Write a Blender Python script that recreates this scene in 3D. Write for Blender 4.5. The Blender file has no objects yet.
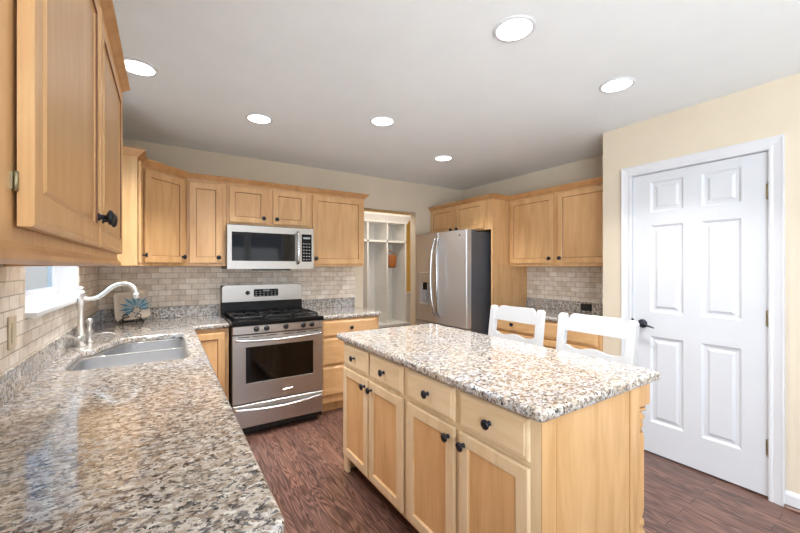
import bpy, bmesh, math, random
from mathutils import Vector, Matrix
random.seed(7)
PI = math.pi
scn = bpy.context.scene
COL = scn.collection

# ------------------------------------------------------------------ camera
cd = bpy.data.cameras.new('camera'); cam = bpy.data.objects.new('camera', cd); COL.objects.link(cam)
cd.sensor_width = 36; cd.lens = 363 * 36 / 800; cd.clip_start = .02; cd.shift_y = 0.8 / 800
cam.location = (0, 0, 1.362); cam.rotation_euler = (PI/2, 0, -math.radians(32.9))
scn.camera = cam
# ------------------------------------------------------------------ world, light, exposure
w = bpy.data.worlds.new('world'); scn.world = w; w.use_nodes = True
bg = w.node_tree.nodes['Background']
sky = w.node_tree.nodes.new('ShaderNodeTexSky'); sky.sky_type = 'HOSEK_WILKIE'; sky.turbidity = 4
sky.sun_direction = (.5, .3, .8)
w.node_tree.links.new(sky.outputs[0], bg.inputs[0]); bg.inputs[1].default_value = 3.2
def area(name, loc, rot, sx, sy, power, color, spread=180):
    l = bpy.data.lights.new(name, 'AREA'); l.shape = 'RECTANGLE'; l.size = sx; l.size_y = sy
    l.energy = power; l.color = color; l.spread = math.radians(spread)
    o = bpy.data.objects.new(name, l); COL.objects.link(o); o.location = loc; o.rotation_euler = rot; return o
# daylight falling in through the sink window (outside, above the view line)
area('window_daylight', (-1.05, 2.47, 2.15), (0, -math.radians(62), 0), 1.1, 1.0, 18, (.66, .83, 1))
# added rear fill in an unseen patio opening, tilted up at the ceiling
area('rear_fill_light', (1.35, -3.45, 1.1), (PI/2+.62, 0, 0), 2.8, 2.0, 25, (.93, .96, 1))
# light from the left through an added window behind the camera, tilted up
area('side_fill_light', (-.48, -1.75, 1.25), (0, -PI/2-.85, 0), 1.8, 2.5, 162, (.91, .96, 1))
area('mudroom_fill_light', (2.6, 4.2, 2.40), (0, 0, 0), 1.6, .4, 12, (1, .93, .84))  # added ceiling fill to brighten the mudroom, no lamp modelled
scn.view_settings.view_transform = 'Standard'; scn.view_settings.look = 'None'
scn.view_settings.gamma = 1; scn.view_settings.use_curve_mapping = False
scn.view_settings.exposure = 0.33

# ------------------------------------------------------------------ materials
def S(r, g, b):
    f = lambda c: (c/255/12.92) if c/255 <= .04045 else ((c/255+.055)/1.055)**2.4
    return (f(r), f(g), f(b), 1)
def newmat(name):
    m = bpy.data.materials.new(name); m.use_nodes = True
    return m, m.node_tree, m.node_tree.nodes, m.node_tree.links, m.node_tree.nodes['Principled BSDF']
def setp(b, **k):
    for n, v in k.items():
        n = n.replace('_', ' ')
        if n in b.inputs: b.inputs[n].default_value = v
def plain(name, col, rough=.5, metal=0, coat=0, bump=0, bscale=200, vary=.04, emis=None, estr=0, spec=.5):
    m, t, N, L, b = newmat(name)
    setp(b, Roughness=rough, Metallic=metal); b.inputs['Coat Weight'].default_value = coat
    b.inputs['Specular IOR Level'].default_value = spec
    tc = N.new('ShaderNodeTexCoord'); nz = N.new('ShaderNodeTexNoise'); nz.inputs['Scale'].default_value = 6
    L.new(tc.outputs['Object'], nz.inputs['Vector'])
    r = N.new('ShaderNodeValToRGB'); c = col
    r.color_ramp.elements[0].position = .3; r.color_ramp.elements[1].position = .7
    r.color_ramp.elements[0].color = tuple(x*(1-vary) for x in c[:3])+(1,)
    r.color_ramp.elements[1].color = tuple(min(1, x*(1+vary)) for x in c[:3])+(1,)
    L.new(nz.outputs['Fac'], r.inputs['Fac']); L.new(r.outputs['Color'], b.inputs['Base Color'])
    if bump:
        n2 = N.new('ShaderNodeTexNoise'); n2.inputs['Scale'].default_value = bscale; n2.inputs['Detail'].default_value = 3
        L.new(tc.outputs['Object'], n2.inputs['Vector'])
        bp = N.new('ShaderNodeBump'); bp.inputs['Strength'].default_value = bump; bp.inputs['Distance'].default_value = .002
        L.new(n2.outputs['Fac'], bp.inputs['Height']); L.new(bp.outputs['Normal'], b.inputs['Normal'])
    if emis: b.inputs['Emission Color'].default_value = emis; b.inputs['Emission Strength'].default_value = estr
    return m
def wood(name, light, dark, rough=.34, horiz=False):
    m, t, N, L, b = newmat(name)
    tc = N.new('ShaderNodeTexCoord'); oi = N.new('ShaderNodeObjectInfo')
    mul = N.new('ShaderNodeMath'); mul.operation = 'MULTIPLY'; mul.inputs[1].default_value = 17.3
    L.new(oi.outputs['Random'], mul.inputs[0])
    add = N.new('ShaderNodeVectorMath'); add.operation = 'ADD'
    L.new(tc.outputs['Object'], add.inputs[0]); L.new(mul.outputs[0], add.inputs[1])
    mp = N.new('ShaderNodeMapping'); mp.inputs['Scale'].default_value = (1, 5, 5) if horiz else (5, 5, .75)
    L.new(add.outputs[0], mp.inputs['Vector'])
    n1 = N.new('ShaderNodeTexNoise'); n1.inputs['Scale'].default_value = 2.2; n1.inputs['Detail'].default_value = 5
    n1.inputs['Distortion'].default_value = 1.1
    L.new(mp.outputs[0], n1.inputs['Vector'])
    mp2 = N.new('ShaderNodeMapping'); mp2.inputs['Scale'].default_value = (6, 160, 160) if horiz else (160, 160, 6)
    L.new(add.outputs[0], mp2.inputs['Vector'])
    n2 = N.new('ShaderNodeTexNoise'); n2.inputs['Scale'].default_value = 1; n2.inputs['Detail'].default_value = 3
    L.new(mp2.outputs[0], n2.inputs['Vector'])
    mx = N.new('ShaderNodeMath'); mx.operation = 'MULTIPLY_ADD'; mx.inputs[1].default_value = .28
    L.new(n2.outputs['Fac'], mx.inputs[0]); 
    m3 = N.new('ShaderNodeMath'); m3.operation = 'MULTIPLY'; m3.inputs[1].default_value = .72
    L.new(n1.outputs['Fac'], m3.inputs[0]); L.new(m3.outputs[0], mx.inputs[2])
    r = N.new('ShaderNodeValToRGB'); e = r.color_ramp.elements
    e[0].position = .36; e[0].color = dark; e[1].position = .62; e[1].color = light
    L.new(mx.outputs[0], r.inputs['Fac']); L.new(r.outputs['Color'], b.inputs['Base Color'])
    setp(b, Roughness=rough); b.inputs['Coat Weight'].default_value = .25; b.inputs['Coat Roughness'].default_value = .2
    return m
M = {}
M['wood'] = wood('maple', S(222, 180, 129), S(203, 156, 104))
M['woodh'] = wood('maple_rail', S(223, 182, 133), S(205, 160, 109), horiz=True)
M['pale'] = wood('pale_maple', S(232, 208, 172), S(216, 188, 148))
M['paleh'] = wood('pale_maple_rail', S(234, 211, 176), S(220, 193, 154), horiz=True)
M['crown'] = wood('maple_moulding', S(202, 155, 104), S(184, 134, 84), rough=.3)
M['darkbrown'] = plain('dark_brown', S(120, 74, 38), .5)  # dark brown for door panel grooves and the island toe kick
M['wall'] = plain('cream_wall_paint', S(216, 204, 184), .75, bump=.15, bscale=300, vary=.015)
M['ceil'] = plain('ceiling_paint', S(236, 241, 244), .9, bump=.35, bscale=60, vary=.012)
M['trim'] = plain('white_trim_paint', S(216, 218, 223), .35, vary=.01)
M['door'] = plain('white_door_paint', S(211, 214, 220), .38, vary=.01)
M['chair'] = plain('white_chair_paint', S(206, 208, 211), .35, vary=.01)
M['mud'] = plain('white_locker_paint', S(240, 238, 234), .5, vary=.01)
M['gold'] = plain('gold_wall_paint', S(232, 190, 104), .8, vary=.02)
M['iron'] = plain('black_iron', S(22, 22, 24), .45, metal=.3)
M['pewter'] = plain('dark_pewter', S(52, 54, 62), .3, metal=.8)
M['blackgloss'] = plain('black_enamel', S(9, 9, 10), .25, coat=0, spec=.2)
M['blackmatte'] = plain('black_plastic', S(20, 20, 21), .45)
M['darkgrey'] = plain('dark_grey_case', S(92, 95, 102), .4, metal=.3)
M['grey'] = plain('grey_plastic', S(150, 152, 156), .4)
M['glass_dark'] = plain('dark_oven_glass', S(16, 12, 10), .05, coat=0, spec=.35)
M['digit'] = plain('pale_button_print', S(170, 175, 180), .5)
M['hinge'] = plain('brass_hinge', S(160, 150, 120), .35, metal=.8)
M['bulb'] = plain('lamp_glass', (1, 1, 1, 1), .5, emis=(1, .97, .93, 1), estr=5)
M['outletb'] = plain('dark_outlet', S(28, 26, 26), .4)
M['plate_beige'] = plain('beige_cover', S(205, 190, 165), .4)
def steel(name, col, rough, sc, metal=1):
    m, t, N, L, b = newmat(name)
    tc = N.new('ShaderNodeTexCoord'); mp = N.new('ShaderNodeMapping'); mp.inputs['Scale'].default_value = sc
    L.new(tc.outputs['Object'], mp.inputs['Vector'])
    n = N.new('ShaderNodeTexNoise'); n.inputs['Scale'].default_value = 1; n.inputs['Detail'].default_value = 4
    L.new(mp.outputs[0], n.inputs['Vector'])
    r = N.new('ShaderNodeMapRange'); r.inputs['To Min'].default_value = rough-.05; r.inputs['To Max'].default_value = rough+.06
    L.new(n.outputs['Fac'], r.inputs['Value']); L.new(r.outputs[0], b.inputs['Roughness'])
    bp = N.new('ShaderNodeBump'); bp.inputs['Strength'].default_value = .05; bp.inputs['Distance'].default_value = .001
    L.new(n.outputs['Fac'], bp.inputs['Height']); L.new(bp.outputs['Normal'], b.inputs['Normal'])
    b.inputs['Base Color'].default_value = col; b.inputs['Metallic'].default_value = metal
    return m
M['steel'] = steel('brushed_stainless', S(186, 182, 178), .3, (3, 3, 500), .92)
M['steelv'] = steel('brushed_stainless_upright', S(196, 196, 197), .33, (300, 300, 2), .66)
M['sinksteel'] = steel('satin_sink_steel', S(222, 223, 225), .3, (200, 3, 200))
M['chrome'] = steel('polished_handle', S(205, 206, 208), .22, (30, 30, 30))
M['nickel'] = steel('brushed_nickel', S(232, 231, 228), .3, (60, 60, 60))

def granite():
    m, t, N, L, b = newmat('speckled_granite')
    tc = N.new('ShaderNodeTexCoord')
    mp = N.new('ShaderNodeMapping'); mp.inputs['Rotation'].default_value = (0, 0, .5); mp.inputs['Scale'].default_value = (1, 1.3, 1.1)
    L.new(tc.outputs['Object'], mp.inputs['Vector'])
    def noise(s, d, dist=0, off=0, rough=.5):
        mm = N.new('ShaderNodeMapping'); mm.inputs['Location'].default_value = (off, off*.7, off*.3)
        L.new(mp.outputs[0], mm.inputs['Vector'])
        n = N.new('ShaderNodeTexNoise'); n.inputs['Scale'].default_value = s; n.inputs['Detail'].default_value = d
        n.inputs['Distortion'].default_value = dist; n.inputs['Roughness'].default_value = rough
        L.new(mm.outputs[0], n.inputs['Vector']); return n.outputs['Fac']
    def ramp(src, p0, p1):
        r = N.new('ShaderNodeMapRange'); r.inputs['From Min'].default_value = p0; r.inputs['From Max'].default_value = p1
        L.new(src, r.inputs['Value']); return r.outputs[0]
    def mix(fac, a, bcol):
        x = N.new('ShaderNodeMix'); x.data_type = 'RGBA'
        L.new(fac, x.inputs['Factor'])
        if isinstance(a, tuple): x.inputs['A'].default_value = a
        else: L.new(a, x.inputs['A'])
        x.inputs['B'].default_value = bcol
        return x.outputs['Result']
    c = mix(ramp(noise(3, 3, .5), .42, .58), S(198, 190, 180), S(186, 188, 192))
    c = mix(ramp(noise(34, 4, .5, 3), .50, .60), c, S(178, 165, 150))
    c = mix(ramp(noise(48, 4, .5, 9), .55, .62), c, S(224, 220, 212))
    c = mix(ramp(noise(50, 5, .5, 14, .62), .51, .58), c, S(146, 132, 118))
    c = mix(ramp(noise(58, 5, .4, 21, .65), .54, .60), c, S(104, 102, 104))
    c = mix(ramp(noise(70, 4, .3, 31, .6), .575, .62), c, S(60, 56, 56))
    L.new(c, b.inputs['Base Color'])
    setp(b, Roughness=.10); b.inputs['Coat Weight'].default_value = .5; b.inputs['Coat Roughness'].default_value = .03
    return m
M['granite'] = granite()

def tile(name, ax):
    m, t, N, L, b = newmat(name)
    tc = N.new('ShaderNodeTexCoord'); sp = N.new('ShaderNodeSeparateXYZ'); cb = N.new('ShaderNodeCombineXYZ')
    L.new(tc.outputs['Object'], sp.inputs[0]); L.new(sp.outputs[ax], cb.inputs[0]); L.new(sp.outputs[2], cb.inputs[1])
    nw = N.new('ShaderNodeTexNoise'); nw.inputs['Scale'].default_value = 45; L.new(cb.outputs[0], nw.inputs['Vector'])
    sb = N.new('ShaderNodeVectorMath'); sb.operation = 'SUBTRACT'; sb.inputs[1].default_value = (.5, .5, .5); L.new(nw.outputs['Color'], sb.inputs[0])
    scv = N.new('ShaderNodeVectorMath'); scv.operation = 'SCALE'; scv.inputs['Scale'].default_value = .0035; L.new(sb.outputs[0], scv.inputs[0])
    ad = N.new('ShaderNodeVectorMath'); ad.operation = 'ADD'; L.new(cb.outputs[0], ad.inputs[0]); L.new(scv.outputs[0], ad.inputs[1])
    br = N.new('ShaderNodeTexBrick'); L.new(ad.outputs[0], br.inputs['Vector'])
    br.inputs['Scale'].default_value = 1; br.inputs['Brick Width'].default_value = .102; br.inputs['Row Height'].default_value = .0505
    br.inputs['Mortar Size'].default_value = .0022; br.inputs['Mortar Smooth'].default_value = .3; br.inputs['Bias'].default_value = -.1
    br.inputs['Color1'].default_value = S(248, 240, 229); br.inputs['Color2'].default_value = S(222, 206, 186)
    br.inputs['Mortar'].default_value = S(180, 166, 150)
    n = N.new('ShaderNodeTexNoise'); n.inputs['Scale'].default_value = 14; n.inputs['Detail'].default_value = 6; L.new(cb.outputs[0], n.inputs['Vector'])
    r = N.new('ShaderNodeValToRGB'); r.color_ramp.elements[0].position = .35; r.color_ramp.elements[0].color = (.84, .83, .82, 1)
    r.color_ramp.elements[1].position = .6; r.color_ramp.elements[1].color = (1, 1, 1, 1); L.new(n.outputs['Fac'], r.inputs['Fac'])
    mx = N.new('ShaderNodeMix'); mx.data_type = 'RGBA'; mx.blend_type = 'MULTIPLY'; mx.inputs['Factor'].default_value = 1
    L.new(br.outputs['Color'], mx.inputs['A']); L.new(r.outputs['Color'], mx.inputs['B']); L.new(mx.outputs['Result'], b.inputs['Base Color'])
    bp = N.new('ShaderNodeBump'); bp.invert = True; bp.inputs['Strength'].default_value = .7; bp.inputs['Distance'].default_value = .003
    L.new(br.outputs['Fac'], bp.inputs['Height']); L.new(bp.outputs['Normal'], b.inputs['Normal'])
    setp(b, Roughness=.38)
    return m
M['tilex'] = tile('tumbled_stone_tile_x', 0); M['tiley'] = tile('tumbled_stone_tile_y', 1)

def floormat():
    m, t, N, L, b = newmat('dark_oak_boards')
    tc = N.new('ShaderNodeTexCoord'); sp = N.new('ShaderNodeSeparateXYZ'); cb = N.new('ShaderNodeCombineXYZ')
    L.new(tc.outputs['Object'], sp.inputs[0]); L.new(sp.outputs[1], cb.inputs[0]); L.new(sp.outputs[0], cb.inputs[1])
    def brick():
        br = N.new('ShaderNodeTexBrick'); L.new(cb.outputs[0], br.inputs['Vector'])
        br.offset = .37; br.inputs['Scale'].default_value = 1; br.inputs['Brick Width'].default_value = .85; br.inputs['Row Height'].default_value = .082
        br.inputs['Mortar Size'].default_value = .0016; br.inputs['Bias'].default_value = 0
        return br
    br = brick(); br.inputs['Color1'].default_value = (0, 0, 0, 1); br.inputs['Color2'].default_value = (1, 1, 1, 1); br.inputs['Mortar'].default_value = (.5, .5, .5, 1)
    off = N.new('ShaderNodeVectorMath'); off.operation = 'SCALE'; off.inputs['Scale'].default_value = 9; L.new(br.outputs['Color'], off.inputs[0])
    ad = N.new('ShaderNodeVectorMath'); ad.operation = 'ADD'; L.new(cb.outputs[0], ad.inputs[0]); L.new(off.outputs[0], ad.inputs[1])
    mp = N.new('ShaderNodeMapping'); mp.inputs['Scale'].default_value = (.8, 9, 1); L.new(ad.outputs[0], mp.inputs['Vector'])
    n1 = N.new('ShaderNodeTexNoise'); n1.inputs['Scale'].default_value = 1.6; n1.inputs['Detail'].default_value = 2; n1.inputs['Distortion'].default_value = .3
    L.new(mp.outputs[0], n1.inputs['Vector'])
    rings = N.new('ShaderNodeMath'); rings.operation = 'MULTIPLY'; rings.inputs[1].default_value = 95; L.new(n1.outputs['Fac'], rings.inputs[0])
    sn = N.new('ShaderNodeMath'); sn.operation = 'SINE'; L.new(rings.outputs[0], sn.inputs[0])
    mr = N.new('ShaderNodeMapRange'); mr.inputs['From Min'].default_value = -1; mr.inputs['From Max'].default_value = 1; L.new(sn.outputs[0], mr.inputs['Value'])
    mp2 = N.new('ShaderNodeMapping'); mp2.inputs['Scale'].default_value = (6, 140, 1); L.new(ad.outputs[0], mp2.inputs['Vector'])
    n2 = N.new('ShaderNodeTexNoise'); n2.inputs['Scale'].default_value = 1; n2.inputs['Detail'].default_value = 4; L.new(mp2.outputs[0], n2.inputs['Vector'])
    g = N.new('ShaderNodeMath'); g.operation = 'MULTIPLY'; L.new(mr.outputs[0], g.inputs[0]); L.new(n2.outputs['Fac'], g.inputs[1])
    r = N.new('ShaderNodeValToRGB'); e = r.color_ramp.elements; e[0].position = 0; e[0].color = S(80, 56, 48); e[1].position = .5; e[1].color = S(134, 102, 90)
    L.new(g.outputs[0], r.inputs['Fac'])
    r2 = N.new('ShaderNodeValToRGB'); r2.color_ramp.elements[0].color = (.62, .60, .62, 1); r2.color_ramp.elements[1].color = (1.0, .95, .92, 1)
    L.new(br.outputs['Color'], r2.inputs['Fac'])
    mx = N.new('ShaderNodeMix'); mx.data_type = 'RGBA'; mx.blend_type = 'MULTIPLY'; mx.inputs['Factor'].default_value = 1
    L.new(r.outputs['Color'], mx.inputs['A']); L.new(r2.outputs['Color'], mx.inputs['B'])
    b2 = brick(); 
    mo = N.new('ShaderNodeMix'); mo.data_type = 'RGBA'; L.new(b2.outputs['Fac'], mo.inputs['Factor']); L.new(mx.outputs['Result'], mo.inputs['A']); mo.inputs['B'].default_value = S(38, 22, 18)
    L.new(mo.outputs['Result'], b.inputs['Base Color'])
    setp(b, Roughness=.34); b.inputs['Coat Weight'].default_value = .15
    return m
M['floor'] = floormat()
def grooved(name, col, ax, pitch, depth=.004):
    m, t, N, L, b = newmat(name); b.inputs['Base Color'].default_value = col; setp(b, Roughness=.5)
    tc = N.new('ShaderNodeTexCoord'); sp = N.new('ShaderNodeSeparateXYZ'); L.new(tc.outputs['Object'], sp.inputs[0])
    d = N.new('ShaderNodeMath'); d.operation = 'DIVIDE'; d.inputs[1].default_value = pitch; L.new(sp.outputs[ax], d.inputs[0])
    f = N.new('ShaderNodeMath'); f.operation = 'FRACT'; L.new(d.outputs[0], f.inputs[0])
    g = N.new('ShaderNodeMath'); g.operation = 'GREATER_THAN'; g.inputs[1].default_value = .08; L.new(f.outputs[0], g.inputs[0])
    bp = N.new('ShaderNodeBump'); bp.inputs['Distance'].default_value = depth; L.new(g.outputs[0], bp.inputs['Height']); L.new(bp.outputs['Normal'], b.inputs['Normal'])
    return m
M['bead'] = grooved('white_beadboard', S(238, 236, 232), 0, .09)
M['siding'] = grooved('blue_grey_siding', S(120, 190, 214), 1, .18, .02)
M['grass'] = plain('garden_lawn', S(92, 120, 60), .9, vary=.3)
M['leaf'] = plain('hanging_leaf', S(150, 150, 60), .6, vary=.3)
m, t, N, L, b = newmat('window_glass'); setp(b, Roughness=0.0); b.inputs['Transmission Weight'].default_value = 1; b.inputs['IOR'].default_value = 1.02; b.inputs['Base Color'].default_value = (.95, .99, 1, 1); M['glass'] = m
m, t, N, L, b = newmat('wicker')
tc = N.new('ShaderNodeTexCoord'); wv = N.new('ShaderNodeTexWave'); wv.bands_direction = 'Z'; wv.inputs['Scale'].default_value = 22; wv.inputs['Distortion'].default_value = 3
L.new(tc.outputs['Object'], wv.inputs['Vector']); r = N.new('ShaderNodeValToRGB'); r.color_ramp.elements[0].color = S(120, 66, 26); r.color_ramp.elements[1].color = S(206, 130, 66)
L.new(wv.outputs['Fac'], r.inputs['Fac']); L.new(r.outputs['Color'], b.inputs['Base Color']); M['wicker'] = m

# plate pattern: blue petals on cream (fan of petals, a glazed surface pattern)
m, t, N, L, b = newmat('plate_glaze_cream'); b.inputs['Base Color'].default_value = S(226, 214, 198); setp(b, Roughness=.2); M['plate'] = m
M['petal'] = plain('blue_glaze_petal', S(96, 152, 178), .25, vary=.3)
M['petal2'] = plain('grey_blue_glaze_petal', S(176, 196, 204), .25, vary=.3)
M['flowerc'] = plain('dark_glaze_spots', S(60, 70, 80), .3)

# ------------------------------------------------------------------ mesh helpers
class MB:
    def __init__(s): s.bm = bmesh.new(); s.mi = 0; s.T = None
    def _v(s, p): 
        p = Vector(p); 
        return s.bm.verts.new(s.T @ p if s.T else p)
    def _f(s, vs, smooth=False):
        try: f = s.bm.faces.new(vs)
        except ValueError: return None
        f.material_index = s.mi; f.smooth = smooth; return f
    def box(s, x0, x1, y0, y1, z0, z1, bev=0, seg=1):
        x0, x1 = sorted((x0, x1)); y0, y1 = sorted((y0, y1)); z0, z1 = sorted((z0, z1))
        v = [s._v((x, y, z)) for z in (z0, z1) for y in (y0, y1) for x in (x0, x1)]
        fs = [s._f([v[i] for i in q]) for q in ((0, 2, 3, 1), (4, 5, 7, 6), (0, 1, 5, 4), (2, 6, 7, 3), (0, 4, 6, 2), (1, 3, 7, 5))]
        if bev:
            es = list({e for f in fs for e in f.edges})
            r = bmesh.ops.bevel(s.bm, geom=es, offset=bev, segments=seg, profile=.5, affect='EDGES')
            for f in r['faces']: f.material_index = s.mi
        return s
    def loft(s, rings, cap0=True, cap1=True, smooth=False, closed=True):
        vr = [[s._v(p) for p in r] for r in rings]; n = len(vr[0])
        for a, b_ in zip(vr, vr[1:]):
            for i in range(n if closed else n-1):
                j = (i+1) % n; s._f([a[i], a[j], b_[j], b_[i]], smooth)
        if cap0: s._f(list(reversed(vr[0])), False)
        if cap1: s._f(vr[-1], False)
        return s
    def rects(s, x0, x1, z0, z1, prof, cap0=True, cap1=True):
        """nested rectangles in the local XZ plane: prof = [(inset, y)]"""
        return s.loft([[(x0+i, y, z0+i), (x1-i, y, z0+i), (x1-i, y, z1-i), (x0+i, y, z1-i)] for i, y in prof], cap0, cap1)
    def prism(s, poly, z0, z1, axis='z', bev=0):
        f3 = {'z': lambda a, b, c: (a, b, c), 'y': lambda a, b, c: (a, c, b), 'x': lambda a, b, c: (c, a, b)}[axis]
        s.loft([[f3(a, b, z0) for a, b in poly], [f3(a, b, z1) for a, b in poly]]); return s
    def lathe(s, prof, c=(0, 0, 0), axis=(0, 0, 1), n=24, cap=True, smooth=True):
        q = Vector(axis).normalized().to_track_quat('Z', 'Y'); c = Vector(c)
        rings = [[c + q @ Vector((max(r, 1e-5)*math.cos(2*PI*k/n), max(r, 1e-5)*math.sin(2*PI*k/n), z)) for k in range(n)] for r, z in prof]
        return s.loft(rings, cap, cap, smooth)
    def tube(s, pts, r, n=12, smooth_pts=True, flat=1.0, up=None):
        P = [Vector(p) for p in pts]; R = list(r) if hasattr(r, '__len__') else [r]*len(P)
        if smooth_pts and len(P) > 2:
            Q, RR = [], []
            for i in range(len(P)-1):
                p0 = P[max(i-1, 0)]; p1 = P[i]; p2 = P[i+1]; p3 = P[min(i+2, len(P)-1)]
                for k in range(6):
                    t_ = k/6; Q.append(.5*((2*p1)+(p2-p0)*t_+(2*p0-5*p1+4*p2-p3)*t_*t_+(3*p1-p0-3*p2+p3)*t_**3)); RR.append(R[i]*(1-t_)+R[i+1]*t_)
            Q.append(P[-1]); RR.append(R[-1]); P, R = Q, RR
        rings = []; nrm = None
        for i, p in enumerate(P):
            tg = (P[min(i+1, len(P)-1)]-P[max(i-1, 0)]).normalized()
            if nrm is None:
                a = Vector(up) if up else (Vector((0, 0, 1)) if abs(tg.z) < .9 else Vector((1, 0, 0)))
                nrm = (a - tg*a.dot(tg)).normalized()
            else: nrm = (nrm - tg*nrm.dot(tg)).normalized()
            bn = tg.cross(nrm)
            rings.append([p + R[i]*(math.cos(2*PI*k/n)*nrm*flat + math.sin(2*PI*k/n)*bn) for k in range(n)])
        return s.loft(rings, True, True, True)
    def sweep(s, path, prof, closed=False):
        """prof [(out, z)] along an XY path; 'out' points right of travel; mitred"""
        P = [Vector((p[0], p[1])) for p in path]; n = len(P); rings = []
        for i in range(n):
            d1 = (P[i]-P[i-1]).normalized() if i > 0 or closed else None
            d2 = (P[(i+1) % n]-P[i]).normalized() if i < n-1 or closed else None
            if d1 is None: d1 = d2
            if d2 is None: d2 = d1
            n1 = Vector((d1.y, -d1.x)); n2 = Vector((d2.y, -d2.x)); mm = (n1+n2)/(1+n1.dot(n2))
            rings.append([(P[i].x+mm.x*o, P[i].y+mm.y*o, z) for o, z in prof])
        if closed: rings.append(rings[0])
        return s.loft(rings, not closed, not closed)
    def build(s, name, mats, parent=None, loc=None):
        bmesh.ops.recalc_face_normals(s.bm, faces=s.bm.faces)
        me = bpy.data.meshes.new(name); s.bm.to_mesh(me); s.bm.free()
        for mm in (mats if isinstance(mats, (list, tuple)) else [mats]): me.materials.append(M[mm])
        o = bpy.data.objects.new(name, me); COL.objects.link(o)
        if parent: o.parent = parent
        if loc: o.location = loc
        return o
def tag(o, label=None, cat=None, group=None, kind=None):
    if label: o['label'] = label
    if cat: o['category'] = cat
    if group: o['group'] = group
    if kind: o['kind'] = kind
    return o
def thing(name, label, cat, loc=(0, 0, 0), rz=0, group=None):
    o = bpy.data.objects.new(name, None); COL.objects.link(o); o.location = loc; o.rotation_euler = (0, 0, rz)
    return tag(o, label, cat, group)
def struct(o): o['kind'] = 'structure'; return o
def copy_tree(o, parent=None):
    c = o.copy(); COL.objects.link(c)
    if parent: c.parent = parent
    for ch in [x for x in bpy.data.objects if x.parent == o]: copy_tree(ch, c)
    return c
def rpoly(pts, rad, n=6):
    out = []; N_ = len(pts)
    for i in range(N_):
        p = Vector(pts[i]); a = Vector(pts[i-1]); c = Vector(pts[(i+1) % N_]); r = rad[i] if hasattr(rad, '__len__') else rad
        if r <= 0: out.append(p); continue
        u = (a-p).normalized(); v = (c-p).normalized(); ang = u.angle(v); d = min(r/math.tan(ang/2), (a-p).length*.49, (c-p).length*.49)
        r2 = d*math.tan(ang/2); ctr = p+(u+v).normalized()*(r2/math.sin(ang/2)); s0 = p+u*d-ctr; s1 = p+v*d-ctr
        a0 = math.atan2(s0.y, s0.x); a1 = math.atan2(s1.y, s1.x); da = (a1-a0+PI) % (2*PI)-PI
        for k in range(n+1): out.append(ctr+Vector((math.cos(a0+da*k/n), math.sin(a0+da*k/n)))*r2)
    return out
def slab(name, outer, holes, z0, z1, mat, bev=.012, parent=None):
    """flat slab with holes and rounded edges"""
    cu = bpy.data.curves.new(name, 'CURVE'); cu.dimensions = '2D'; cu.fill_mode = 'BOTH'
    cu.extrude = (z1-z0)/2-bev; cu.bevel_depth = bev; cu.bevel_resolution = 3; cu.offset = -bev
    for poly in [outer]+holes:
        sp = cu.splines.new('POLY'); sp.points.add(len(poly)-1); sp.use_cyclic_u = True
        for q, p in zip(sp.points, poly): q.co = (p[0], p[1], 0, 1)
    o = bpy.data.objects.new(name, cu); COL.objects.link(o)
    dg = bpy.context.evaluated_depsgraph_get(); me = bpy.data.meshes.new_from_object(o.evaluated_get(dg))
    bpy.data.objects.remove(o); me.materials.clear(); me.materials.append(M[mat]); me.transform(Matrix.Translation((0, 0, (z0+z1)/2)))
    ob = bpy.data.objects.new(name, me); COL.objects.link(ob)
    if parent: ob.parent = parent
    return ob

# ------------------------------------------------------------------ room shell
XL, YB, XR, XP, HC = -.46, 3.82, 3.53, 2.97, 2.445
YF = -3.4
f = MB(); f.box(XL-.15, 4.4, YF-.15, 5.5, -.08, 0); struct(f.build('floor', 'floor'))
f = MB(); f.box(XL-.15, 4.4, YF-.15, 5.5, HC, HC+.1); struct(f.build('ceiling', 'ceil'))
WY0, WY1, WZ0, WZ1 = 1.965, 2.985, 1.165, 2.12        # sink window opening
f = MB(); f.box(XL-.14, XL, YF, -3.05, 0, HC).box(XL-.14, XL, -.45, WY0, 0, HC).box(XL-.14, XL, -3.05, -.45, 0, .3).box(XL-.14, XL, -3.05, -.45, 2.2, HC).box(XL-.14, XL, WY1, YB+.12, 0, HC).box(XL-.14, XL, WY0, WY1, 0, WZ0).box(XL-.14, XL, WY0, WY1, WZ1, HC)
struct(f.build('wall_left', 'wall'))
OX0, OX1, OZ = 1.955, 2.712, 2.065                    # doorway to the mudroom
f = MB(); f.box(XL, OX0, YB, YB+.12, 0, HC).box(OX1, XR+.12, YB, YB+.12, 0, HC).box(OX0, OX1, YB, YB+.12, OZ, HC)
struct(f.build('wall_back', 'wall'))
f = MB(); f.box(XR, XR+.12, 1.573, YB, 0, HC); struct(f.build('wall_right', 'wall'))
DY0, DY1, DZ = .615, 1.352, 2.05
f = MB(); f.box(XP, XP+.1, DY1+.012, 1.573, 0, HC).box(XP, XP+.1, YF, DY0-.012, 0, HC).box(XP, XP+.1, DY0-.012, DY1+.012, DZ+.012, HC)
f.box(XP+.1, XR+.12, 1.473, 1.573, 0, HC)
struct(f.build('wall_pantry', 'wall'))
f = MB(); f.box(XP+.1, 4.0, .2, .3, 0, HC).box(3.9, 4.0, .3, 1.473, 0, HC); struct(f.build('wall_closet', 'wall'))
f = MB(); f.box(XL, -.1, YF-.12, YF, 0, HC).box(2.8, XP, YF-.12, YF, 0, HC).box(-.1, 2.8, YF-.12, YF, 2.3, HC)
struct(f.build('wall_front', 'wall'))
f = MB(); 
for a, c in ((-.1, .87), (.87, 1.83), (1.83, 2.8)): f.rects(a, c, .02, 2.3, [(0, YF-.06), (0, YF-.02), (.07, YF-.02), (.07, YF-.06)], False, False)
fo = struct(f.build('added_patio_frame', 'trim'))  # unseen door frames added in the opening for the rear fill
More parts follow.
